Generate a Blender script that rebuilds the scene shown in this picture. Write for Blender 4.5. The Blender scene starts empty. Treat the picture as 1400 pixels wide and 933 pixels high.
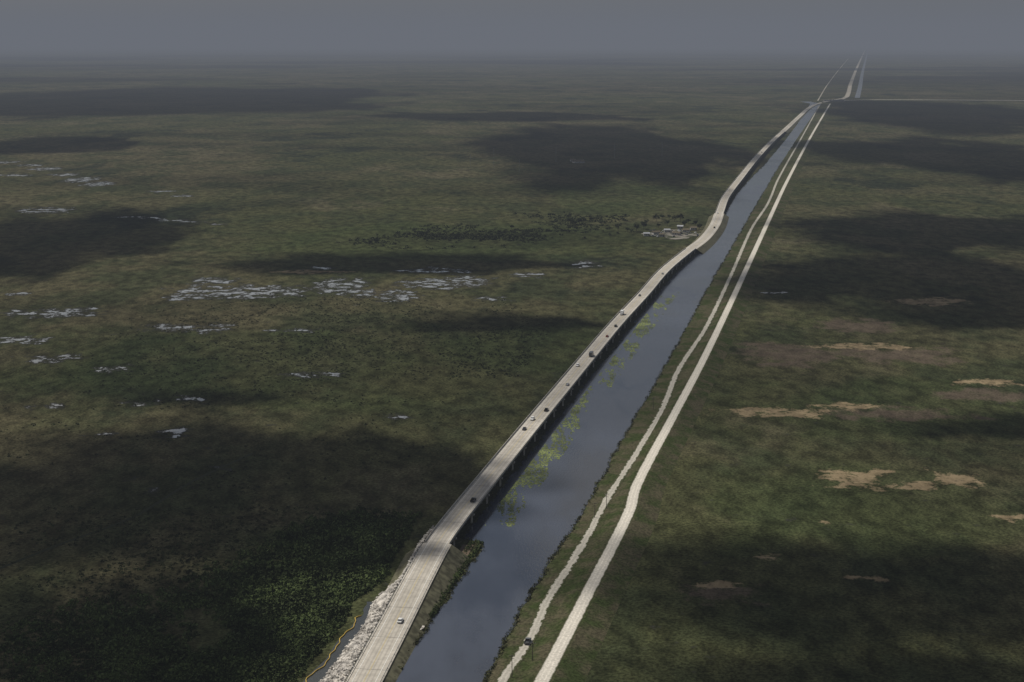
import bpy, math, random
import numpy as np
from mathutils import Vector
random.seed(7); rng=np.random.default_rng(7)
D=bpy.data; SC=bpy.context.scene
# ---------------------------------------------------------------- survey
# Photogrammetric survey: P() turns a sighting into true ground coordinates in metres (z = known height of the
# feature); everything below is built at those real positions on the marsh plain and reads correctly from any viewpoint.
H=235.;f=2022.;yh=58.;th=math.atan((466.5-yh)/f);c=math.cos(th);s=math.sin(th)
def P(x,y,z=0):
    h=H-z;d=f*h/(c*(y-yh));return ((x-700)*d/f,(d-h*s)/c,z)
def E(cx,cy,hx,hy):
    a=P(cx,cy-hy);b=P(cx,cy+hy);m=P(cx,cy);return (m[0],(a[1]+b[1])/2,hx*(H/(c*(cy-yh))),(a[1]-b[1])/2)
road=[P(*p) for p in [(480,965,2),(497,933,2.5),(541,850,3.5),(572,790,5),(598,743,6),(618,715,6.5),(642,685,7),(721,588,7),(765,535,7),(805,487,7),(842,443,7),(880,402,7),(908,370,7),(938,345,6),(962,327,5),(977,308,5),(984,290,5),(992,270,6),(1010,246,7),(1035,215,7),(1058,191,6),(1076,175,4),(1091,161,3),(1107,147,2),(1118,142,2),(1134,138,2),(1150,135,2)]]
canalR=[P(*p) for p in [(640,975),(665,930),(710,840),(755,768),(803,690),(850,605),(890,535),(935,455),(965,400),(1000,340),(1040,270),(1075,212),(1110,160),(1123,142)]]
canalL=[P(*p) for p in [(510,975),(535,933),(560,890),(600,835),(640,775),(660,742),(635,737),(650,715),(700,650),(760,575),(850,463),(890,412),(925,372),(958,342),(985,308),(996,285),(1012,260),(1050,220),(1075,190),(1097,160),(1108,142)]]
levee=[P(x,y,3) for x,y in [(715,975),(740,933),(800,818),(860,700),(870,665),(912,585),(960,495),(1000,412),(1047,310),(1075,250),(1108,188),(1135,142)]]
track=[P(x,y,1.2) for x,y in [(670,965),(690,925),(722,878),(748,822),(798,742),(830,682),(870,620),(905,560),(928,505),(965,448),(1000,375),(1028,312),(1050,278),(1064,245),(1095,190),(1120,145)]]
farroad=[P(x,y,1) for x,y in [(1150,136),(1158,132),(1163,115),(1172,92),(1183,68)]]
farcanal=[P(x,y,.3) for x,y in [(1172,134),(1176,118),(1179,100),(1184,80),(1187,68)]]
farthin=[P(x,y,.3) for x,y in [(1118,138),(1130,118),(1145,98),(1160,80)]]
cross=[P(x,y,.5) for x,y in [(1125,139),(1180,137),(1260,137),(1430,138)]]
curtain=[P(x,y,.2) for x,y in [(410,945),(425,925),(452,900),(465,878),(485,858),(492,845),(499,842)]]
rockL=[P(x,y) for x,y in [(425,950),(455,910),(478,880),(500,850),(512,822),(545,798),(560,770),(572,748),(582,738)]]
dirt=[P(x,y,.3) for x,y in [(640,745),(615,790),(585,835),(562,858)]]
trails=[[P(x,y,.1) for x,y in t] for t in [[(-20,785),(80,745),(180,708),(260,660),(345,620)]]]
shade=[E(*p) for p in [(150,670,430,98),(420,660,190,72),(80,890,230,115),(60,330,170,44),(200,142,340,24),(40,200,130,13),(830,215,210,42),(700,160,190,7),(1290,160,190,20),(1280,215,200,28),(1270,318,230,26),(1240,390,240,48),(1140,805,350,72),(500,360,240,14),(640,440,150,12),(250,540,120,10),(1330,580,140,16),(1120,910,280,36)]]
ponds=[E(*p) for p in [(290,385,44,6),(375,397,44,9),(470,390,42,12),(590,370,48,5),(640,385,44,9),(725,376,26,5),(800,362,22,6),(75,428,75,8),(35,465,48,6),(235,448,48,6),(295,450,28,8),(155,505,32,5),(195,551,32,4),(265,546,32,4),(60,288,46,4.5),(255,407,38,5),(540,410,32,5),(670,408,32,4),(70,490,42,7),(150,595,18,5),(235,592,28,8),(300,640,18,4),(180,657,12,4),(210,672,13,4),(435,512,55,6),(545,570,26,4),(1060,400,20,3),(440,367,30,3),(595,388,60,8),(330,400,95,10),(520,402,55,6),(60,555,28,4),(400,452,40,3),(20,402,30,3)]]
slough=[E(*p) for p in [(10,222,24,1.6),(38,226,24,1.6),(64,231,24,2.2),(88,239,22,2.6),(112,246,26,4),(135,252,24,4),(222,262,20,1.5),(250,268,18,1.5),(180,297,22,1.3),(210,299,22,1.3),(238,302,22,1.3),(268,304,22,1.3),(295,306,20,1.2),(20,240,30,1.5)]]
tan=[E(*p) for p in [(1165,650,70,9),(1290,655,52,14),(1225,665,100,6),(1220,645,60,4),(1350,523,50,6),(1385,708,26,7),(1052,760,32,5),(988,800,42,6),(1180,474,80,5),(1060,565,85,8),(1160,556,65,6),(1180,791,50,4),(1270,412,60,7),(1125,713,12,4),(420,372,60,3)]]
pit=[E(1250,651,27,6),E(992,812,24,5)]
red=[E(*p) for p in [(1080,485,95,17),(1220,485,85,15),(1180,445,60,10),(1340,540,60,14),(1240,565,110,10),(990,812,60,14)]]
lush=[E(*p) for p in [(400,830,160,100),(520,740,120,40),(640,330,260,25),(720,480,120,40),(850,270,90,20),(300,500,300,60),(1250,560,200,40),(1200,700,220,60)]]

# ---------------------------------------------------------------- sun
SUN_EL=math.radians(56); SUN_AZ=math.radians(-68)   # azimuth measured from +Y towards +X
sunv=Vector((math.sin(SUN_AZ)*math.cos(SUN_EL),math.cos(SUN_AZ)*math.cos(SUN_EL),math.sin(SUN_EL)))

# ---------------------------------------------------------------- node helpers
class M:
    def __init__(self,name):
        self.m=D.materials.new(name); self.m.use_nodes=True; self.t=self.m.node_tree
        self.t.nodes.clear(); self.out=self.n('ShaderNodeOutputMaterial')
    def n(self,typ,**kw):
        nd=self.t.nodes.new(typ)
        for k,v in kw.items(): setattr(nd,k,v)
        return nd
    def l(self,a,b): self.t.links.new(a,b)
    def set(self,sock,v):
        if isinstance(v,bpy.types.NodeSocket): self.l(v,sock)
        elif isinstance(v,(tuple,list)) and len(v)==3 and sock.type=='RGBA': sock.default_value=(*v,1)
        else: sock.default_value=v
    def pos(self):
        if not hasattr(self,'_p'): self._p=self.n('ShaderNodeNewGeometry').outputs['Position']
        return self._p
    def noise(self,scale,detail=4,rough=.55,vec=None,dist=0):
        nd=self.n('ShaderNodeTexNoise'); nd.inputs['Scale'].default_value=scale; nd.inputs['Detail'].default_value=detail
        nd.inputs['Roughness'].default_value=rough; nd.inputs['Distortion'].default_value=dist
        self.l(vec if vec is not None else self.pos(),nd.inputs['Vector']); return nd.outputs['Fac']
    def math(self,op,a,b=None,clamp=False):
        nd=self.n('ShaderNodeMath',operation=op,use_clamp=clamp); self.set(nd.inputs[0],a)
        if b is not None: self.set(nd.inputs[1],b)
        return nd.outputs[0]
    def mr(self,v,a,b,c_=0.,d=1.,smooth=True):
        nd=self.n('ShaderNodeMapRange'); nd.interpolation_type='SMOOTHSTEP' if smooth else 'LINEAR'
        self.set(nd.inputs[0],v); 
        for i,x in zip((1,2,3,4),(a,b,c_,d)): self.set(nd.inputs[i],x)
        return nd.outputs[0]
    def mix(self,fac,a,b,mode='MIX'):
        nd=self.n('ShaderNodeMix',data_type='RGBA',blend_type=mode)
        self.set(nd.inputs[0],fac); self.set(nd.inputs[6],a); self.set(nd.inputs[7],b); return nd.outputs[2]
    def gray(self,v):
        nd=self.n('ShaderNodeCombineColor'); 
        for i in range(3): self.set(nd.inputs[i],v)
        return nd.outputs[0]
    def attr(self,name): return self.n('ShaderNodeAttribute',attribute_name=name).outputs['Fac']
    def bsdf(self,col,rough=.9,spec=.2,normal=None,**kw):
        b=self.n('ShaderNodeBsdfPrincipled'); self.set(b.inputs['Base Color'],col); self.set(b.inputs['Roughness'],rough)
        self.set(b.inputs['Specular IOR Level'],spec)
        if normal is not None: self.l(normal,b.inputs['Normal'])
        for k,v in kw.items(): self.set(b.inputs[k],v)
        return b.outputs[0]
    def bump(self,h,strength,dist):
        b=self.n('ShaderNodeBump'); b.inputs['Strength'].default_value=strength; b.inputs['Distance'].default_value=dist
        self.l(h,b.inputs['Height']); return b.outputs[0]
    def surf(self,x): self.l(x,self.out.inputs['Surface']); return self.m
def simple(name,col,rough=.8,spec=.2,var=.25,scale=1.5,metal=0):
    m=M(name); n=m.noise(scale,2)
    cc=m.mix(1.,col,m.gray(m.mr(n,.3,.7,1-var,1+var)),'MULTIPLY')
    return m.surf(m.bsdf(cc,rough,spec,Metallic=metal))

def mat_ground():
    m=M('marsh_ground')
    mp=m.n('ShaderNodeMapping'); mp.inputs['Scale'].default_value=(1,.55,1); mp.inputs['Rotation'].default_value=(0,0,.5); m.l(m.pos(),mp.inputs['Vector']); v=mp.outputs[0]
    n1=m.noise(.0016,4,.6,v); n2=m.noise(.012,4,.65,v); n3=m.noise(.09,4,.7,v); n4=m.noise(.6,3,.75); n5=m.noise(.0045,6,.68,v)
    col=m.mix(m.mr(n1,.38,.62),(.043,.046,.020),(.062,.056,.031))
    col=m.mix(m.mr(n2,.42,.62,0,.8),col,(.027,.033,.016))
    col=m.mix(m.mr(n5,.54,.64,0,.85),col,(.015,.020,.012))
    col=m.mix(m.mr(n5,.46,.34,0,.6),col,(.086,.075,.045))
    col=m.mix(m.mr(m.attr('lush'),.1,.8,0,.5),col,(.034,.045,.017))
    g=m.math('MULTIPLY',m.mr(n3,.3,.7,.52,1.48),m.mr(n4,.3,.7,.45,1.55))
    col=m.mix(1.,col,m.gray(g),'MULTIPLY')
    nb=m.noise(.075,6,.74)
    rv=m.math('ADD',m.attr('red'),m.math('MULTIPLY',m.math('SUBTRACT',nb,.5),2.2))
    rc=m.mix(m.mr(n3,.3,.7),(.060,.047,.035),(.100,.078,.057))
    rc=m.mix(1.,rc,m.gray(m.mr(n4,.3,.7,.7,1.3)),'MULTIPLY')
    col=m.mix(m.mr(rv,.4,1.05,0,.9),col,rc)
    tv=m.math('ADD',m.attr('tan'),m.math('MULTIPLY',m.math('SUBTRACT',nb,.5),2.4))
    tc=m.mix(m.mr(n3,.35,.65),(.17,.13,.078),(.28,.215,.13))
    col=m.mix(m.mr(tv,.42,.74,0,.92),col,tc)
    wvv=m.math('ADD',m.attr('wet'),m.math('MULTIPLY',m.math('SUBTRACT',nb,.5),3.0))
    mud=m.mr(wvv,.3,.6,0,.85); col=m.mix(mud,col,(.030,.030,.026))
    land=m.bsdf(col,1.,.0)
    water=m.bsdf((.25,.255,.25),.12,.5)  # pale grey base paints in the bright sky reflection on the ponds
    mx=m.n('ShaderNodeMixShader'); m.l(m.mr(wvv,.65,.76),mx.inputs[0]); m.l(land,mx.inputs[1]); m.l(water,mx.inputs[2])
    return m.surf(mx.outputs[0])
def mat_water(name='canal_water',base=(.032,.037,.049)):
    m=M(name); mp=m.n('ShaderNodeMapping'); mp.inputs['Scale'].default_value=(1,.35,1); mp.inputs['Rotation'].default_value=(0,0,.2); m.l(m.pos(),mp.inputs['Vector'])
    n=m.noise(.9,2,.6,mp.outputs[0]); n2=m.noise(.02,4,.6,mp.outputs[0])
    col=m.mix(m.mr(n2,.35,.65),base,tuple(x*1.7 for x in base))
    return m.surf(m.bsdf(col,m.mr(n2,.35,.65,.06,.25),.7,m.bump(n,.12,.3),IOR=1.4))
def mat_marl(name,col,width,grass=(.05,.055,.024),ragged=.35):
    m=M(name); uv=m.n('ShaderNodeUVMap').outputs[0]; sp=m.n('ShaderNodeSeparateXYZ'); m.l(uv,sp.inputs[0])
    a=m.math('ABSOLUTE',sp.outputs[0]); n=m.noise(.25,4,.65); nf=m.noise(1.2,3,.7)
    e=m.math('ADD',m.math('DIVIDE',a,width/2),m.math('MULTIPLY',m.math('SUBTRACT',n,.5),ragged*3))
    k=m.mr(e,.75,1.0)
    cc=m.mix(1.,col,m.gray(m.mr(nf,.3,.7,.75,1.2)),'MULTIPLY')
    rut=m.math('ABSOLUTE',m.math('SUBTRACT',a,.85)); cc=m.mix(m.mr(rut,.15,.6,0,.3),cc,tuple(x*.6 for x in col))
    cc=m.mix(k,cc,grass)
    return m.surf(m.bsdf(cc,.95,.1))
def mat_deck():
    m=M('bridge_concrete_deck'); uv=m.n('ShaderNodeUVMap').outputs[0]; sp=m.n('ShaderNodeSeparateXYZ'); m.l(uv,sp.inputs[0])
    u,v=sp.outputs[0],sp.outputs[1]
    n=m.noise(.35,4,.6); nl=m.noise(.02,3,.5)
    col=m.mix(m.mr(nl,.35,.65),(.39,.36,.305),(.45,.415,.355))
    col=m.mix(1.,col,m.gray(m.mr(n,.3,.7,.85,1.12)),'MULTIPLY')
    a=m.math('ABSOLUTE',u); w=m.math('ABSOLUTE',m.math('SUBTRACT',m.math('ABSOLUTE',m.math('SUBTRACT',a,1.9)),.85))
    col=m.mix(m.mr(w,.5,.1,0,.35),col,(.20,.185,.165))
    j=m.math('ABSOLUTE',m.math('SUBTRACT',m.math('FRACT',m.math('DIVIDE',v,30.)),.5)); col=m.mix(m.mr(j,.49,.495,0,.6),col,(.08,.08,.075))
    return m.surf(m.bsdf(col,.85,.2))
def mat_bank():
    m=M('bank_grass'); n=m.noise(.06,4,.65); nf=m.noise(.8,3,.7)
    c_=m.mix(m.mr(n,.38,.62),(.036,.047,.017),(.070,.063,.038)); c_=m.mix(1.,c_,m.gray(m.mr(nf,.3,.7,.55,1.45)),'MULTIPLY')
    return m.surf(m.bsdf(c_,1,.0))
def mat_leaf(name,a,b):
    m=M(name); r=m.n('ShaderNodeNewGeometry').outputs['Random Per Island']; n=m.noise(.05,2)
    cc=m.mix(r,a,b); cc=m.mix(1.,cc,m.gray(m.mr(n,.35,.65,.6,1.4)),'MULTIPLY')
    return m.surf(m.bsdf(cc,.8,.1))
MG=mat_ground(); MW=mat_water(); MDK=mat_deck(); MBK=mat_bank()
MLV=mat_marl('levee_marl_road',(.60,.56,.48),6.0,ragged=.14); MTR=mat_marl('marl_track',(.41,.385,.325),3.7,ragged=.75)
MDT=mat_marl('dirt_path',(.13,.10,.07),7,ragged=.5)
MTL=mat_marl('airboat_trail_mud',(.026,.03,.015),3,ragged=.8,grass=(.04,.044,.018))
MCON=simple('weathered_concrete',(.36,.34,.30),.85,.2,.2,.6); MCOND=simple('girder_concrete_shaded',(.10,.097,.09),.9,.2,.25,.5)  # girder colour darkened to paint in the shade on the bridge side
MROCK=simple('limestone_rubble',(.40,.375,.335),.95,.1,.5,.35); MWHITE=simple('white_road_paint',(.7,.7,.66),.6,.3,.1)
MYEL=simple('yellow_boom_fabric',(.45,.31,.06),.6,.3,.2); MYP=simple('yellow_road_paint',(.45,.36,.15),.6,.3,.1)
MEMB=simple('embankment_fill',(.10,.095,.06),1,.1,.4,.3)
MLF=mat_leaf('mangrove_leaves',(.030,.044,.013),(.060,.080,.026)); MLF2=mat_leaf('tree_leaves',(.018,.027,.011),(.042,.053,.021)); MSH=mat_leaf('marsh_shrub_leaves',(.026,.034,.014),(.05,.058,.024))
MHY=mat_leaf('hyacinth_leaves',(.07,.088,.035),(.17,.195,.07)); MRD=mat_leaf('reed_blades',(.035,.04,.016),(.075,.075,.035))
MWOOD=simple('weathered_wood',(.12,.10,.08),.9,.1); MBARK=simple('bark',(.07,.055,.04),.95,.1)
MGLS=simple('dark_glass',(.015,.018,.02),.1,.6,.1); MTYRE=simple('tyre_rubber',(.02,.02,.02),.9,.1); MSTEEL=simple('galvanised_steel',(.35,.36,.37),.5,.5,.1,1,.6)

# ---------------------------------------------------------------- mesh helpers
def link(o): SC.collection.objects.link(o); return o
def mesh(name,verts,faces,mats,midx=None,parent=None,smooth=False,uvs=None):
    me=D.meshes.new(name); me.from_pydata([tuple(v) for v in verts],[],[tuple(q) for q in faces])
    for m in (mats if isinstance(mats,list) else [mats]): me.materials.append(m)
    if midx is not None: me.polygons.foreach_set('material_index',midx)
    if smooth: me.polygons.foreach_set('use_smooth',[True]*len(me.polygons))
    if uvs is not None:
        ul=me.uv_layers.new(name='UVMap'); li=np.empty(len(me.loops),int); me.loops.foreach_get('vertex_index',li)
        ul.data.foreach_set('uv',np.asarray(uvs,float)[li].ravel())
    me.update(); o=link(D.objects.new(name,me)); o.parent=parent; return o
def fastmesh(name,V,F,mats,smooth=False):
    k=F.shape[1]; me=D.meshes.new(name); me.vertices.add(len(V)); me.vertices.foreach_set('co',V.astype(np.float32).ravel())
    me.loops.add(F.size); me.loops.foreach_set('vertex_index',F.astype(np.int32).ravel())
    me.polygons.add(len(F)); me.polygons.foreach_set('loop_start',np.arange(0,F.size,k,dtype=np.int32)); me.polygons.foreach_set('loop_total',np.full(len(F),k,np.int32))
    if smooth: me.polygons.foreach_set('use_smooth',np.ones(len(F),bool))
    for m in mats: me.materials.append(m)
    me.update(calc_edges=True); me.validate(); return me
def smoothline(pts,step):
    pts=[Vector(p) for p in pts]; out=[]
    e=[pts[0]*2-pts[1]]+pts+[pts[-1]*2-pts[-2]]
    for i in range(1,len(e)-2):
        a,b,c0,d=e[i-1:i+3]; L=(c0-b).length; n=max(2,int(L/step))
        ta=(c0-a)/((c0-a).length+1e-6)*L; tb=(d-b)/((d-b).length+1e-6)*L
        for k in range(n):
            t=k/n; out.append(b*(2*t**3-3*t*t+1)+ta*(t**3-2*t*t+t)+c0*(-2*t**3+3*t*t)+tb*(t**3-t*t))
    out.append(pts[-1]); return out
def frames(line):
    r=[];L=0
    for i,p in enumerate(line):
        a=line[max(i-1,0)];b=line[min(i+1,len(line)-1)];t=(b-a);t.z=0;t.normalize()
        if i: L+=(p-line[i-1]).length
        r.append((p,Vector((t.y,-t.x,0)),t,L))
    return r
def sweep(name,line,prof,mat,closed=False,parent=None,smooth=False):
    V=[];F=[];U=[];fr=frames(line)
    for p,r,t,L in fr:
        pr=prof(p) if callable(prof) else [(u,p.z+dz) for u,dz in prof]
        for u,z in pr: V.append((p.x+r.x*u,p.y+r.y*u,z)); U.append((u,L))
    k=len(pr)
    for i in range(len(fr)-1):
        for j in range(k if closed else k-1):
            a=i*k+j;b=i*k+(j+1)%k; F.append((a,b,b+k,a+k))
    if closed: F.append(tuple(range(k))[::-1]); F.append(tuple(range((len(fr)-1)*k,len(fr)*k)))
    return mesh(name,V,F,mat,parent=parent,uvs=U,smooth=smooth)
def boxgeo(cx,cy,cz,sx,sy,sz,V,F,rot=0,taper=1.):
    b=len(V);cr,sr=math.cos(rot),math.sin(rot)
    for dz in(-.5,.5):
        for dx,dy in((-.5,-.5),(.5,-.5),(.5,.5),(-.5,.5)):
            q=taper if dz>0 else 1; x,y=dx*sx*q,dy*sy*q; V.append((cx+x*cr-y*sr,cy+x*sr+y*cr,cz+dz*sz))
    F+= [(b,b+3,b+2,b+1),(b+4,b+5,b+6,b+7)]+[(b+i,b+(i+1)%4,b+4+(i+1)%4,b+4+i) for i in range(4)]
def empty(name,loc=(0,0,0),rot=0):
    o=link(D.objects.new(name,None)); o.location=loc; o.rotation_euler=(0,0,rot); return o
def vnoise(x,y,seed=0):
    xi=np.floor(x).astype(np.int64);yi=np.floor(y).astype(np.int64);fx=x-xi;fy=y-yi;fx=fx*fx*(3-2*fx);fy=fy*fy*(3-2*fy)
    def h(a,b):
        n=(a*374761393+b*668265263+seed*974634777)&0xffffffff; n=((n^(n>>13))*1274126177)&0xffffffff; return ((n^(n>>16))&0xffff)/65535.
    return (h(xi,yi)*(1-fx)+h(xi+1,yi)*fx)*(1-fy)+(h(xi,yi+1)*(1-fx)+h(xi+1,yi+1)*fx)*fy
def fbm(x,y,o=4,seed=0):
    r=0;a=.5;t=0
    for i in range(o): r=r+a*vnoise(x*2**i+i*17.3,y*2**i+i*9.1,seed+i);t+=a;a*=.55
    return r/t
def blobs(X,Y,lst,warp=.5,soft=.5,seed=3):
    out=np.zeros_like(X)
    for i,(cx,cy,rx,ry) in enumerate(lst):
        u=(X-cx)/rx;v=(Y-cy)/ry; k=(abs(u)<2)&(abs(v)<2)
        if not k.any(): continue
        uu,vv=u[k],v[k]; r=np.sqrt(uu*uu+vv*vv)+warp*2*(fbm(uu*2.2+i*5,vv*2.2-i*3,5,seed)-.5)
        w=np.clip((1+soft*.5-r)/soft,0,1);w=w*w*(3-2*w); out[k]=np.maximum(out[k],w)
    return out
def polar(r0,r1,nr,pre):
    a=np.radians(np.concatenate([np.linspace(-180,-24,27)[:-1],np.linspace(-24,24,420),np.linspace(24,180,27)[1:]]))
    r=np.concatenate([np.geomspace(.5,r0,pre)[:-1],np.geomspace(r0,r1,nr)])
    R,A=np.meshgrid(r,a,indexing='ij'); X=(R*np.sin(A)).ravel();Y=(R*np.cos(A)).ravel()
    n=len(a);i=np.arange(len(r)-1)[:,None]*n+np.arange(n-1)[None,:]; i=i.ravel()
    return X,Y,np.stack([i,i+1,i+1+n,i+n],1)[:,::-1]

# ---------------------------------------------------------------- ground
X,Y,F=polar(400,70000,560,14)
me=fastmesh('ground',np.stack([X,Y,0*X],1),F,[MG])
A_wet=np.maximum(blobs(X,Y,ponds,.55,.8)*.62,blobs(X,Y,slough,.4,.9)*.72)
A_tan=blobs(X,Y,tan,.45,.9)*.68*(1-blobs(X,Y,pit,.3,.4))-.6*blobs(X,Y,pit,.3,.4)
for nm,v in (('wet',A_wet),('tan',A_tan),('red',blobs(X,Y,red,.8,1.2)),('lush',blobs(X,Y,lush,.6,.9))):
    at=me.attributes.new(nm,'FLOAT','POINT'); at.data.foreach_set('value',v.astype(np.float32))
link(D.objects.new('ground',me))
# ---------------------------------------------------------------- clouds: unseen layer, opacity shaped to cast the ground shade, at 1500 m
CZ=1500.;off=sunv*(CZ/sunv.z)
X,Y,F=polar(400,32000,300,10)
dn=blobs(X,Y,shade,.6,.38,11)
far=fbm(X/3500.,Y/2200.,5,40); R=np.hypot(X,Y)
fk=np.clip((R-6500)/4000,0,1); dn=np.maximum(dn,np.clip((far-.47)/.12,0,1)*np.maximum(fk,np.where(abs(np.arctan2(X,Y))>.42,1,0)))
dn=np.maximum(dn,.4*np.clip((fbm(X/500,Y/260,5,77)-.5)/.14,0,1))
edge=np.clip((32000-R)/3000,0,1); dn=dn*edge
me=fastmesh('shadow_cloud_layer',np.stack([X+off.x,Y+off.y,CZ+dn*90*fbm(X/300,Y/300,3,5)],1),F,[],smooth=True)
at=me.attributes.new('shade_opacity','FLOAT','POINT'); at.data.foreach_set('value',dn.astype(np.float32))
m=M('shadow_cloud'); a=m.n('ShaderNodeBsdfTransparent'); d1=m.n('ShaderNodeBsdfDiffuse');t1=m.n('ShaderNodeBsdfTranslucent')
for q in(d1,t1): q.inputs[0].default_value=(.85,.86,.88,1)
ms=m.n('ShaderNodeMixShader');ms.inputs[0].default_value=.25;m.l(d1.outputs[0],ms.inputs[1]);m.l(t1.outputs[0],ms.inputs[2])
mx=m.n('ShaderNodeMixShader');m.l(m.math('MULTIPLY',m.attr('shade_opacity'),.98),mx.inputs[0]);m.l(a.outputs[0],mx.inputs[1]);m.l(ms.outputs[0],mx.inputs[2])
me.materials.append(m.surf(mx.outputs[0])); link(D.objects.new('shadow_cloud_layer',me))
# ---------------------------------------------------------------- haze: homogeneous volume, scattered airlight put in as emission
V=[];Fc=[];boxgeo(0,0,449,150000,150000,902,V,Fc)
SIG=1/13000.; HC=(.143,.156,.184)
m=M('glowing_haze');ab=m.n('ShaderNodeVolumeAbsorption');ab.inputs[0].default_value=(0,0,0,1);ab.inputs[1].default_value=SIG
em=m.n('ShaderNodeEmission');em.inputs[0].default_value=(*HC,1);em.inputs[1].default_value=SIG
ad=m.n('ShaderNodeAddShader');m.l(ab.outputs[0],ad.inputs[0]);m.l(em.outputs[0],ad.inputs[1]);m.l(ad.outputs[0],m.out.inputs['Volume'])
mesh('atmospheric_haze',V,Fc,m.m)

# ---------------------------------------------------------------- canal, banks, levee
def interp(line):
    ys=np.array([p[1] for p in line]);o=np.argsort(ys);xs=np.array([p[0] for p in line])[o];zs=np.array([p[2] for p in line])[o];ys=ys[o]
    return (lambda y:float(np.interp(y,ys,xs))),(lambda y:float(np.interp(y,ys,zs)))
RD=smoothline(road,6); LV=smoothline(levee,8); TR=smoothline(track,5); CR=smoothline(canalR,8); CL=smoothline(canalL,4)
def jit(y,sc,amp,seed): return amp*2*(float(fbm(np.array([y/sc]),np.array([seed*3.3]),4,seed)[0])-.5)
fR,_=interp(CR);fL,_=interp(CL);fLv,_=interp(LV);fT,_=interp(TR)
ys=[];y=485.
while y<6050: ys.append(y); y+=max(2.,y*.004)
V=[];F=[];N=9
for y in ys:
    a=fL(y)+jit(y,14,2.6,1);b=fR(y)+jit(y,14,2.2,2)
    for k in range(N): V.append((a+(b-a)*k/(N-1),y,.06))
for i in range(len(ys)-1):
    for k in range(N-1): q=i*N+k;F.append((q,q+1,q+1+N,q+N))
mesh('canal_water',V,F,MW,smooth=True)
V=[];F=[];N=8
for y in ys:
    xr=fR(y)+jit(y,14,2.2,2);xl=fLv(y);xt=fT(y)
    xt=max(xr+4,min(xt,xl-12)); 
    row=[(xr-.6,-.2),(xr+1.5,.7),(xt-3,1.15),(xt+3,1.15),(xl-5-5,1.3),(xl-4.2,3.),(xl+4.2,3.),(xl+15,-.1)]
    row[4]=(max(row[4][0],xt+3.5),1.3)
    for x,z in row: V.append((x,y,z))
for i in range(len(ys)-1):
    for k in range(N-1): q=i*N+k;F.append((q,q+1,q+1+N,q+N))
mesh('levee_bank',V,F,MBK)
fx=lambda L,z,w:[Vector((p.x,p.y,z)) for p in L]
sweep('levee_road',fx(LV,3.06,0),[(-3.2,0),(-1,.03),(1,.03),(3.2,0)],MLV)
sweep('canal_track',fx([p for p in TR],1.22,0),[(-2.3,0),(0,.03),(2.3,0)],MTR)
sweep('dirt_path',smoothline(dirt,4),[(-2.6,0),(2.6,0)],MDT)
for t in trails: sweep('airboat_trail',smoothline(t,8),[(-1.,0),(1.,0)],MTL)
MFR=mat_marl('distant_road',(.38,.35,.29),22,ragged=.1,grass=(.1,.09,.06)); MFC=mat_water('distant_canal_water',(.06,.065,.07))
MXR=mat_marl('cross_levee_marl',(.62,.59,.52),24,ragged=.5,grass=(.1,.1,.07))
sweep('distant_highway',smoothline(farroad,60),[(-11,0),(11,0)],MFR)
sweep('distant_canal',smoothline(farcanal,60),[(-11,0),(11,0)],MFC)
sweep('distant_track',smoothline(farthin,60),[(-2.5,0),(2.5,0)],MFR)
sweep('cross_levee_road',smoothline(cross,40),[(-16,.6),(16,.6)],MXR)

# ---------------------------------------------------------------- causeway
iY=lambda y:min(range(len(RD)),key=lambda i:abs(RD[i].y-y))
iA,iB,iC,iD=iY(P(598,743,6)[1]),iY(P(945,340,6)[1]),iY(P(984,292,5)[1]),iY(P(1070,180,5)[1])
br=empty('highway_bridge');W=6.0
def span(seg,tag):
    sweep('deck_'+tag,seg,[(-W,0),(W,0),(W,-.28),(-W,-.28)],MDK,True,br)
    for sd,nm in((-1,'left'),(1,'right')):
        u=sd*W; pr=[(u-.0,.0),(u-.0,.9),(u-sd*.22,.9),(u-sd*.38,.0)]
        sweep('parapet_%s_%s'%(nm,tag),[p+Vector((0,0,.01)) for p in seg],pr,MCON,True,br)
    for j,u in enumerate((-5,-2.5,0,2.5,5)):
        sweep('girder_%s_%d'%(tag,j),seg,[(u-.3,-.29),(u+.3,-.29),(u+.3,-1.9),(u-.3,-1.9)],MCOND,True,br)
    V=[];F=[];fr=frames(seg);nxt=8
    for p,r,t,L in fr:
        if L>=nxt:
            nxt=L+29; a=math.atan2(r.y,r.x); boxgeo(p.x,p.y,p.z-2.35,11.8,1.2,.9,V,F,a)
            for u in(-4.6,-1.5,1.5,4.6): boxgeo(p.x+r.x*u,p.y+r.y*u,(p.z-2.8)/2-.4,.8,.8,p.z-2.8+.8,V,F,a)
    mesh('piers_'+tag,V,F,MCON,parent=br)
span(RD[iA:iB+1],'south'); span(RD[iC:iD+1],'north')
def grade(seg):
    sweep('embankment',seg,lambda p:[(-7.6-(p.z)*1.3,-.2),(-7.,p.z-.35),(7.,p.z-.35),(7.6+p.z*1.3,-.2)],MEMB)
    sweep('highway_pavement',seg,[(-6.8,-.2),(-6.,0),(6.,0),(6.8,-.2)],MDK)
grade(RD[:iA+1]);grade(RD[iB:iC+1]);grade(RD[iD:])
up=[p+Vector((0,0,.03)) for p in RD]
for nm,u,w,mt in(('edge_line',-4.3,.18,MWHITE),('edge_line',4.3,.18,MWHITE),('centre_line',0,.22,MYP)):
    sweep(nm,up,[(u-w/2,0),(u+w/2,0)],mt)
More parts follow.
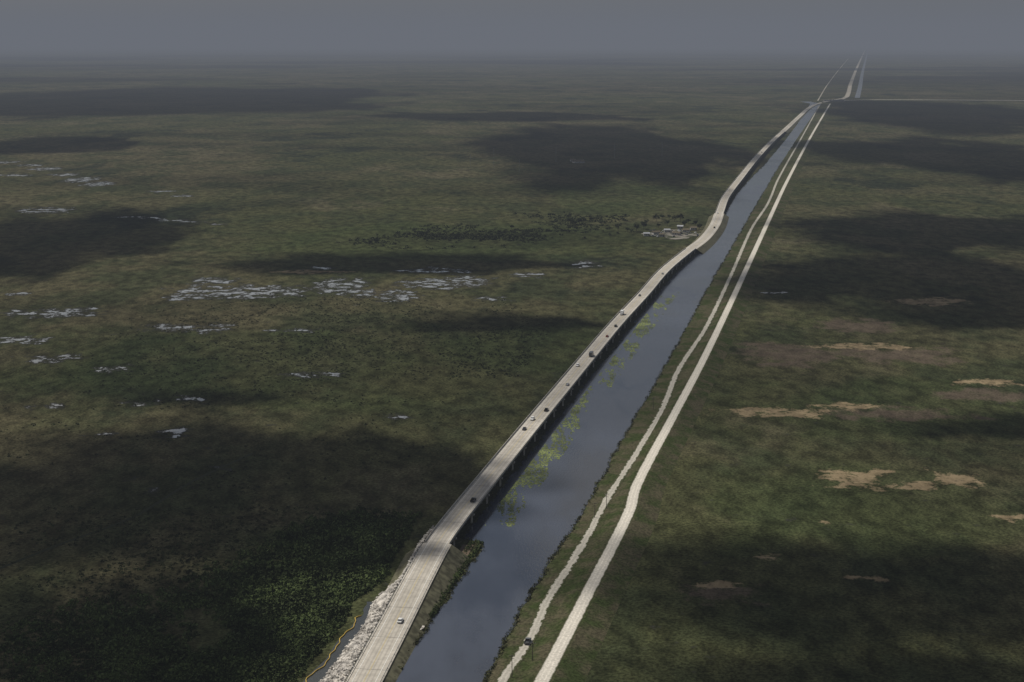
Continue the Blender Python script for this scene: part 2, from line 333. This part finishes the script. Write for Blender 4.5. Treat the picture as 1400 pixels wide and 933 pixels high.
for u in(-6.4,6.4):
    g=empty('guard_rail'); seg=RD[:iA]
    sweep('rail_beam',seg,[(u-.05,.45),(u+.05,.45),(u+.05,.8),(u-.05,.8)],MSTEEL,True,g)
    V=[];F=[]
    for p,r,t,L in frames(seg): boxgeo(p.x+r.x*u,p.y+r.y*u,p.z+.15,.12,.12,.7,V,F)
    mesh('rail_posts',V,F,MWOOD,parent=g)

# ---------------------------------------------------------------- rubble shoulder, boom, side water
fRd,fRdz=interp(RD[:iA+8]);RL=smoothline(rockL,2.5);V=[];F=[];N=16
for i,p in enumerate(RL):
    x1=fRd(p.y)-7.6; z1=fRdz(p.y)-.5; w=max(x1-p.x,1)
    for k in range(N):
        t=k/(N-1);x=p.x+w*t;n=float(fbm(np.array([x/2.2]),np.array([p.y/3.0]),4,9)[0])
        V.append((x+(jit(p.y,4,1.2,8) if k==0 else 0),p.y,-.1 if k==0 else z1*t**.7+(n-.35)*3.2*math.sin(math.pi*min(1,t*1.05+.02))))
for i in range(len(RL)-1):
    for k in range(N-1): q=i*N+k;F.append((q,q+1,q+1+N,q+N))
mesh('rubble_embankment',V,F,MROCK)
def rocks(name,pts,smin,smax,mat):
    V=[];F=[]
    base=[(0,0,1),(.9,0,.3),(.2,.9,.35),(-.8,.4,.2),(-.5,-.8,.3),(.5,-.8,.2),(0,0,-.6)]
    fc=[(0,1,2),(0,2,3),(0,3,4),(0,4,5),(0,5,1),(6,2,1),(6,3,2),(6,4,3),(6,5,4),(6,1,5)]
    for x,y,z in pts:
        k=random.uniform(smin,smax);a=random.uniform(0,6.3);b=len(V)
        for u,v,w in base:
            j=random.uniform(.7,1.3);V.append((x+(u*math.cos(a)-v*math.sin(a))*k*j,y+(u*math.sin(a)+v*math.cos(a))*k*j,z+w*k*j*.8))
        F+=[tuple(q+b for q in t) for t in fc]
    return mesh(name,V,F,mat)
pts=[]
for i in range(1500):
    p=random.choice(RL);x1=fRd(p.y)-7.5;t=random.random()**.8;pts.append((p.x+(x1-p.x)*t,p.y+random.uniform(-2,2),(fRdz(p.y)-.5)*t**.7+.5*random.random()))
rocks('limestone_rocks',pts,.25,.9,MROCK)
CU=smoothline([ (p[0]+random.uniform(-.8,.8),p[1],p[2]) for p in curtain],1.5)
CU=[p+Vector((math.sin(p.y*.31)*.6+math.sin(p.y*.83)*.3-.6,0,.1)) for p in CU]
sweep('turbidity_curtain',CU,[(.2*math.cos(q*math.pi/4),.2*math.sin(q*math.pi/4)) for q in range(8)],MYEL,True,smooth=True)
fC,_=interp(curtain);fK,_=interp(RL);V=[];F=[];yy=np.arange(500,P(515,822)[1],3.)
for y in yy:
    a=fC(min(y,curtain[-1][1]))-1.5;b=fK(y)+1
    if y>curtain[-1][1]: a=b-3-1*jit(y,5,2,4)
    V+=[(a,y,.05),(b,y,.05)]
for i in range(len(yy)-1): F.append((2*i,2*i+1,2*i+3,2*i+2))
mesh('ditch_water',V,F,mat_water('ditch_water',(.03,.032,.03)))
lx,ly,_=P(556,862); V=[(lx,ly,1.0)];n=22
for i in range(n):
    a=i/n*6.283;r=1+.35*math.sin(a*3+1)+.2*random.random();V.append((lx+5*r*math.cos(a),ly+5*r*math.sin(a),1.0))
mesh('gravel_layby',V,[(0,i+1,(i+1)%n+1) for i in range(n)],MROCK)

# ---------------------------------------------------------------- vegetation (leaf-face clumps)
def foliage(name,C,Rr,Hh,per,mat,leaf=.28):
    n=len(C);d=rng.normal(size=(n,per,3));d/=np.linalg.norm(d,axis=2,keepdims=True);d[:,:,2]=abs(d[:,:,2])
    rr=rng.uniform(.55,1.08,(n,per,1)); c_=np.asarray(C)[:,None,:]+d*rr*np.stack([Rr,Rr,Hh],1)[:,None,:]
    sz=(leaf*np.asarray(Rr))[:,None,None]*rng.uniform(.6,1.4,(n,per,1))
    a=rng.normal(size=(n,per,3));a/=np.linalg.norm(a,axis=2,keepdims=True);b=np.cross(d+.5*rng.normal(size=d.shape),a);b/=np.linalg.norm(b,axis=2,keepdims=True)+1e-6
    V=np.stack([c_-a*sz,c_+a*sz,c_+b*sz*1.5],2).reshape(-1,3);Fa=np.arange(len(V)).reshape(-1,3)
    me=fastmesh(name,V,Fa,[mat]);return link(D.objects.new(name,me))
def scatter(regions,n,seed,thr=.5,sc=.02,feather=.25):
    out=[];k=0
    while len(out)<n and k<200:
        k+=1;cx,cy,rx,ry=random.choice(regions);x=rng.uniform(-1,1,n)*rx+cx;y=rng.uniform(-1,1,n)*ry+cy
        r=np.sqrt(((x-cx)/rx)**2+((y-cy)/ry)**2);ok=(r<1)&(rng.uniform(0,1,n)<np.clip((1-r)/feather,0,1)*.25)
        ok&=fbm(x*sc,y*sc,5,seed)+rng.normal(0,.06,n)>thr
        ok&=x<np.interp(y,[p.y for p in RL]+[700,6000],[p.x-9 for p in RL]+[P(560,740)[0],P(1040,160)[0]])
        out+=list(zip(x[ok],y[ok]))
    return np.array(out[:n])
reg=[E(400,850,200,120),E(490,765,150,70),E(220,890,260,90)]
q=scatter(reg,16000,21,.36,.03,.6);r=np.where(rng.uniform(0,1,len(q))<.12,rng.uniform(1.6,2.8,len(q)),rng.uniform(.6,1.6,len(q)));foliage('mangrove_thicket',np.c_[q,np.full(len(q),-.1)],r,r*rng.uniform(.7,1.1,len(q)),26,MLF)
reg=[E(700,318,170,14),E(800,300,140,14),E(900,325,50,10),E(600,330,160,12)]
q=scatter(reg,1300,5,.47,.012,.7);r=rng.uniform(1.,2.8,len(q));foliage('shrub_belt',np.c_[q,0*q[:,0]],r,r*.8,22,MSH,.34)
reg=[E(300,600,450,150),E(450,470,360,80),E(720,500,130,70),E(200,800,320,160),E(1150,600,260,160)]
q=scatter(reg,6000,31,.45,.02,.9);r=rng.uniform(.4,1.3,len(q));foliage('marsh_shrubs',np.c_[q,0*q[:,0]],r,r*.6,16,MSH,.34)
q=[]
for k in range(2600):
    y=485+ (random.random()**2)*2500;sd=random.random()
    if sd<.55: q.append((fR(y)+jit(y,14,2.2,2)+random.uniform(-.8,1.2),y,.1))
    else: q.append((fL(y)+jit(y,14,2.6,1)+random.uniform(-1.5,.8),y,0))
q=np.array(q);r=rng.uniform(.4,1.3,len(q));foliage('shoreline_reeds',q,r,r*1.1,16,MRD,.3)
q=[]
for k in range(500):
    y=random.uniform(510,P(650,741)[1]);a=fRd(y)+11;b=fL(y)-1
    if b>a+1 and random.random()<.85:
        t=random.random(); t=t*.35 if random.random()<.5 else 1-t*.22
        q.append((a+(b-a)*t,y,0))
q=np.array(q);r=rng.uniform(.6,1.7,len(q));foliage('waterside_bushes',q,r,r,30,MLF)
V=[];F=[];n=0
while n<6500:
    y=random.uniform(P(690,720)[1],P(930,400)[1]);u=random.random()**1.2*15
    x=fL(y)+5+u
    g=float(fbm(np.array([x/4.5]),np.array([y/26.]),5,55)[0])-u*.005+random.gauss(0,.035)
    if g<.51+.06*math.sin(y/70.): continue
    n+=1;b=len(V);k=7;R0=random.uniform(.2,.65);V.append((x,y,.16))
    for i in range(k): a=i/k*6.283;rr=R0*random.uniform(.6,1.3);V.append((x+rr*math.cos(a),y+rr*1.8*math.sin(a),.09))
    F+=[(b,b+1+i,b+1+(i+1)%k) for i in range(k)]
mesh('water_hyacinth',V,F,MHY)

def tree_mesh(seed,h):
    R=random.Random(seed);V=[];F=[];mi=[]
    def limb(a,b,r0,r1):
        ax=(b-a).normalized();u=ax.orthogonal().normalized();w=ax.cross(u);q=len(V)
        for p,r in((a,r0),(b,r1)):
            for i in range(6):
                t=i*math.pi/3;V.append(tuple(p+u*r*math.cos(t)+w*r*math.sin(t)))
        for i in range(6):F.append((q+i,q+(i+1)%6,q+6+(i+1)%6,q+6+i));mi.append(0)
    top=Vector((R.uniform(-.4,.4),R.uniform(-.4,.4),h*.6));limb(Vector((0,0,-.2)),top,.32,.16);cl=[(top+Vector((0,0,h*.15)),h*.22)]
    for i in range(8):
        a=i*.8+R.random();st=Vector((0,0,h*R.uniform(.25,.5)))+top*.1;en=st+Vector((math.cos(a)*h*R.uniform(.2,.36),math.sin(a)*h*R.uniform(.2,.36),h*R.uniform(.12,.35)));limb(st,en,.12,.04);cl.append((en,h*R.uniform(.12,.2)))
    for c0,r in cl:
        for k in range(110):
            d=Vector((R.gauss(0,1),R.gauss(0,1),R.gauss(0,.8)));d=d.normalized()*r*R.uniform(.4,1.1);p=c0+d;a=Vector((R.gauss(0,1),R.gauss(0,1),R.gauss(0,1))).normalized();b=a.orthogonal().normalized();q=len(V);z=R.uniform(.15,.4)
            V+=[tuple(p-a*z),tuple(p+a*z),tuple(p+b*z*1.5)];F.append((q,q+1,q+2));mi.append(1)
    me=D.meshes.new('tree');me.from_pydata(V,[],F);me.materials.append(MBARK);me.materials.append(MLF2);me.polygons.foreach_set('material_index',mi);return me
TM=[tree_mesh(i,7+i*1.1) for i in range(4)]
for i,(x,y) in enumerate([(858,318),(864,320),(870,317),(780,308),(786,309),(792,307),(884,308),(897,304),(905,301),(915,300),(922,303),(930,304),(941,306),(950,310),(880,314),(845,316),(900,312),(912,309),(936,311),(822,309),(700,314),(956,314)]):
    o=link(D.objects.new('tree',TM[i%4]));o.location=P(x,y);o.rotation_euler=(0,0,random.uniform(0,6));k=random.uniform(.8,1.2);o.scale=(k,k,k)

# ---------------------------------------------------------------- vehicles
def prism(pts,y0,y1,V,F):
    b=len(V);n=len(pts);V+=[(x,y0,z) for x,z in pts]+[(x,y1,z) for x,z in pts]
    F.append(tuple(range(b,b+n)));F.append(tuple(range(b+n,b+2*n))[::-1]);F+=[(b+i,b+n+i,b+n+(i+1)%n,b+(i+1)%n) for i in range(n)]
def mk(name,build):
    V=[];F=[];build(V,F);me=D.meshes.new(name);me.from_pydata(V,[],F);
    import bmesh;bm=bmesh.new();bm.from_mesh(me);bmesh.ops.recalc_face_normals(bm,faces=bm.faces);bmesh.ops.bevel(bm,geom=list(bm.edges),offset=.05,segments=1,affect='EDGES');bm.to_mesh(me);bm.free();return me
def wheels(xs,r,w):
    def b(V,F):
        for x in xs:
            for sy in(-w,w): prism([(x+r*math.cos(i*math.pi/6),r+r*math.sin(i*math.pi/6)) for i in range(12)],sy-.12,sy+.12,V,F)
    return b
S={}
S['car']=dict(body=mk('car_body',lambda V,F:prism([(-2.3,.35),(2.3,.35),(2.35,.7),(2.1,.88),(1.1,.98),(-1.6,1.0),(-2.3,.95)],-.9,.9,V,F)),
 glass=mk('car_glass',lambda V,F:prism([(-1.75,.98),(1.15,.98),(.45,1.4),(-1.1,1.42)],-.76,.76,V,F)),
 roof=mk('car_roof',lambda V,F:prism([(-1.1,1.40),(.42,1.38),(.3,1.49),(-1.0,1.5)],-.74,.74,V,F)),wheels=mk('car_wheels',wheels((-1.4,1.4),.33,.82)))
S['suv']=dict(body=mk('suv_body',lambda V,F:prism([(-2.4,.4),(2.4,.4),(2.4,.9),(2.1,1.1),(1.2,1.18),(-2.4,1.18)],-.97,.97,V,F)),
 glass=mk('suv_glass',lambda V,F:prism([(-2.3,1.16),(1.2,1.16),(.6,1.68),(-2.1,1.7)],-.84,.84,V,F)),
 roof=mk('suv_roof',lambda V,F:prism([(-2.1,1.68),(.58,1.66),(.4,1.8),(-2.0,1.8)],-.82,.82,V,F)),wheels=mk('suv_wheels',wheels((-1.5,1.5),.4,.87)))
S['pickup_truck']=dict(body=mk('pk_body',lambda V,F:(prism([(-2.8,.45),(2.8,.45),(2.8,.95),(2.5,1.12),(1.3,1.18),(-.6,1.18),(-.6,.7),(-2.8,.7)],-1,1,V,F),boxgeo(-1.7,.95,.95,2.2,.1,.5,V,F),boxgeo(-1.7,-.95,.95,2.2,.1,.5,V,F),boxgeo(-2.75,0,.95,.1,1.8,.5,V,F))),
 glass=mk('pk_glass',lambda V,F:prism([(-.6,1.16),(1.3,1.16),(.7,1.7),(-.5,1.72)],-.86,.86,V,F)),
 roof=mk('pk_roof',lambda V,F:prism([(-.5,1.7),(.68,1.68),(.5,1.84),(-.4,1.84)],-.84,.84,V,F)),wheels=mk('pk_wheels',wheels((-1.8,1.8),.42,.9)))
S['box_truck']=dict(body=mk('bt_body',lambda V,F:(boxgeo(-1.1,0,2.15,6.2,2.4,2.7,V,F),prism([(2.1,.6),(4.1,.6),(4.1,1.5),(3.5,1.7),(3.2,2.4),(2.1,2.4)],-1.05,1.05,V,F))),
 glass=mk('bt_glass',lambda V,F:prism([(2.7,1.62),(3.66,1.62),(3.3,2.3),(2.7,2.3)],-1.08,1.08,V,F)),
 roof=mk('bt_chassis',lambda V,F:boxgeo(0,0,.68,8,1.6,.22,V,F)),wheels=mk('bt_wheels',wheels((-3.,-1.9,3.1),.5,1.0)))
PAINT={k:simple('paint_'+k,v,.35,.5,.05) for k,v in dict(white=(.7,.7,.68),black=(.02,.02,.022),grey=(.08,.085,.09),silver=(.4,.41,.42),red=(.20,.03,.02),blue=(.04,.07,.16)).items()}
def vehicle(kind,col,loc,ang):
    e=empty(kind,loc,ang)
    for part,mt in(('body',PAINT[col]),('glass',MGLS),('roof',PAINT[col]),('wheels',MTYRE)):
        me=S[kind][part].copy();me.materials.append(mt);o=link(D.objects.new(part,me));o.parent=e
FR=frames(RD)
def onroad(kind,col,px,py,z,lane):
    x,y,_=P(px,py,z);i=min(range(len(RD)),key=lambda i:abs(RD[i].y-y));p,r,t,L=FR[i]
    pos=p+r*(1.9*lane);vehicle(kind,col,(pos.x,pos.y,p.z+.02),math.atan2(t.y,t.x)+(math.pi if lane<0 else 0))
for a in [('car','white',543,845,4,1),('pickup_truck','black',642,685,7.5,1),('car','black',721,588,7.5,-1),('suv','white',736,575,7.5,-1),('pickup_truck','black',744,562,7.5,1),('car','silver',773,526,7.5,1),('suv','white',796,501,7.5,-1),('box_truck','grey',805,487,7.5,1),('car','red',824,459,7.5,1),('suv','black',836,446,7.5,1),('box_truck','white',849,430,7.5,-1),('car','grey',874,404,7.5,-1),('car','silver',905,374,7.5,1),('car','white',978,292,5,-1),('pickup_truck','black',970,312,5,1),('suv','blue',1040,209,7,1)]: onroad(*a)
tx,ty,_=P(723,879,1.2);vehicle('pickup_truck','grey',(fT(ty),ty,1.27),math.radians(78))

# ---------------------------------------------------------------- camp
MWALL=simple('painted_siding',(.40,.39,.36),.8,.2,.1);MROOF=simple('metal_roof',(.34,.35,.36),.5,.4,.15);MROOF2=simple('thatch_roof',(.12,.10,.07),.95,.1,.3)
def house(x,y,w,d,h,rot,roof):
    e=empty('lodge_building',(x,y,0.2),rot);V=[];F=[];boxgeo(0,0,h/2,w,d,h,V,F);mesh('walls',V,F,MWALL,parent=e)
    a,b=w/2+.6,d/2+.6;mesh('roof',[(-a,-b,h+.01),(a,-b,h+.01),(a,b,h+.01),(-a,b,h+.01),(-a,0,h+d*.28),(a,0,h+d*.28)],[(0,1,5,4),(2,3,4,5),(0,4,3),(1,2,5),(3,2,1,0)],roof,parent=e)
    V=[];F=[]
    for k in range(3): boxgeo(-w*.32+k*w*.3,-d/2-.02,h*.58,1.1,.08,1,V,F);boxgeo(-w*.32+k*w*.3,d/2+.02,h*.58,1.1,.08,1,V,F)
    mesh('windows',V,F,MGLS,parent=e);V=[];F=[];boxgeo(w*.42,-d/2-.03,1.05,1,.1,2.1,V,F);mesh('door',V,F,MWOOD,parent=e)
for i,(px,py,w,d) in enumerate([(897,321,9,6),(912,318,7,5),(925,322,10,6),(938,318,8,6),(884,323,7,5),(905,324,6,4),(948,315,8,5),(930,313,7,5),(791,223,22,12),(783,221,10,8)]):
    x,y,_=P(px,py);house(x,y,w,d,3.2,random.uniform(-.5,.5),MROOF if i%3==1 else MROOF2)
gx,gy,grx,gry=E(925,321,34,5);V=[(gx,gy,.25)];n=40
for i in range(n):
    a=i/n*6.283;r=1+.3*math.sin(a*4+2)+.15*random.random();V.append((gx+grx*r*math.cos(a),gy+gry*r*math.sin(a),.25))
mg=M('gravel_yard');nn=mg.noise(.06,5,.7);cc=mg.mix(mg.mr(nn,.46,.56),(.05,.055,.03),(.22,.20,.17));mesh('gravel_yard',V,[(0,i+1,(i+1)%n+1) for i in range(n)],mg.surf(mg.bsdf(cc,.95,.1)))
for i in range(26):
    px=random.uniform(880,955);x,y,_=P(px,random.uniform(315,325));vehicle(random.choice(['car','suv','pickup_truck']),random.choice(['white','white','silver','grey','white']),(x,y,.27),random.uniform(0,3))
# ---------------------------------------------------------------- poles, masts, marker
def pole(px,py,h,z=1.2):
    x,y,_=P(px,py,z);e=empty('utility_pole',(x,y,z));V=[];F=[];boxgeo(0,0,h/2-.2,.34,.34,h+.4,V,F,0,.6);mesh('pole',V,F,MWOOD,parent=e)
    V=[];F=[];boxgeo(0,0,h-.6,2.4,.14,.16,V,F);boxgeo(0,0,h-1.6,1.8,.12,.14,V,F);mesh('crossarms',V,F,MWOOD,parent=e)
    V=[];F=[]
    for u in(-1.1,-.4,.4,1.1):boxgeo(u,0,h-.38,.12,.12,.26,V,F)
    mesh('insulators',V,F,MSTEEL,parent=e)
for a in [(700,926,9),(728,905,8),(813,708,8),(829,695,8),(893,560,8)]: pole(*a)
def mast(px,py,h):
    x,y,_=P(px,py);e=empty('radio_mast',(x,y,0));V=[];F=[]
    for k in range(3):
        a=k*2.094;boxgeo(.5*math.cos(a),.5*math.sin(a),h/2,.16,.16,h,V,F)
    mesh('legs',V,F,MSTEEL,parent=e);V=[];F=[]
    for k in range(int(h/2)): boxgeo(0,0,k*2+1,1.0,.1,.1,V,F,k*1.05);boxgeo(0,0,k*2+1.4,.1,1.0,.1,V,F,k*1.05)
    mesh('bracing',V,F,MSTEEL,parent=e)
for a in [(675,232,40),(643,228,24),(760,222,30),(840,218,34),(905,214,30),(710,236,24)]: mast(*a)
x,y,_=P(750,772);e=empty('channel_marker',(x,y,0));V=[];F=[];boxgeo(0,0,1.6,.3,.3,3.6,V,F);mesh('pile',V,F,MWOOD,parent=e);V=[];F=[];boxgeo(0,-.2,3.0,1.1,.06,1.1,V,F);mesh('signboard',V,F,MWOOD,parent=e)
x,y,_=P(1140,139);e=empty('water_control_structure',(x,y,0));V=[];F=[]
for k in range(5): boxgeo(-40+k*20,0,3,3,14,7,V,F)
mesh('piers',V,F,MCON,parent=e);V=[];F=[];boxgeo(0,0,6.9,96,9,.8,V,F);mesh('deck',V,F,MCON,parent=e);V=[];F=[]
for k in range(4): boxgeo(-30+k*20,0,2.6,16.6,.5,5,V,F)
mesh('gates',V,F,MSTEEL,parent=e)

# ---------------------------------------------------------------- light, world, camera
w=D.worlds.new('World');SC.world=w;w.use_nodes=True;nt=w.node_tree;bg=nt.nodes['Background'];sk=nt.nodes.new('ShaderNodeTexSky');sk.sky_type='NISHITA';sk.sun_disc=False
sk.sun_elevation=SUN_EL;sk.sun_rotation=SUN_AZ;sk.altitude=200;sk.dust_density=2.5;nt.links.new(sk.outputs[0],bg.inputs[0]);bg.inputs[1].default_value=.055
sl=D.lights.new('sun','SUN');sl.energy=4.2;sl.angle=math.radians(.5);sl.color=(1,.95,.87);so=link(D.objects.new('sun',sl));so.rotation_euler=(-sunv).to_track_quat('-Z','Y').to_euler()
cam=D.cameras.new('camera');cam.sensor_width=36;cam.lens=f*36/1400;cam.clip_start=1;cam.clip_end=200000
co=link(D.objects.new('camera',cam));co.location=(0,0,H);co.rotation_euler=(math.pi/2-th,0,0);SC.camera=co
SC.view_settings.view_transform='Standard';SC.view_settings.look='None';SC.view_settings.exposure=0
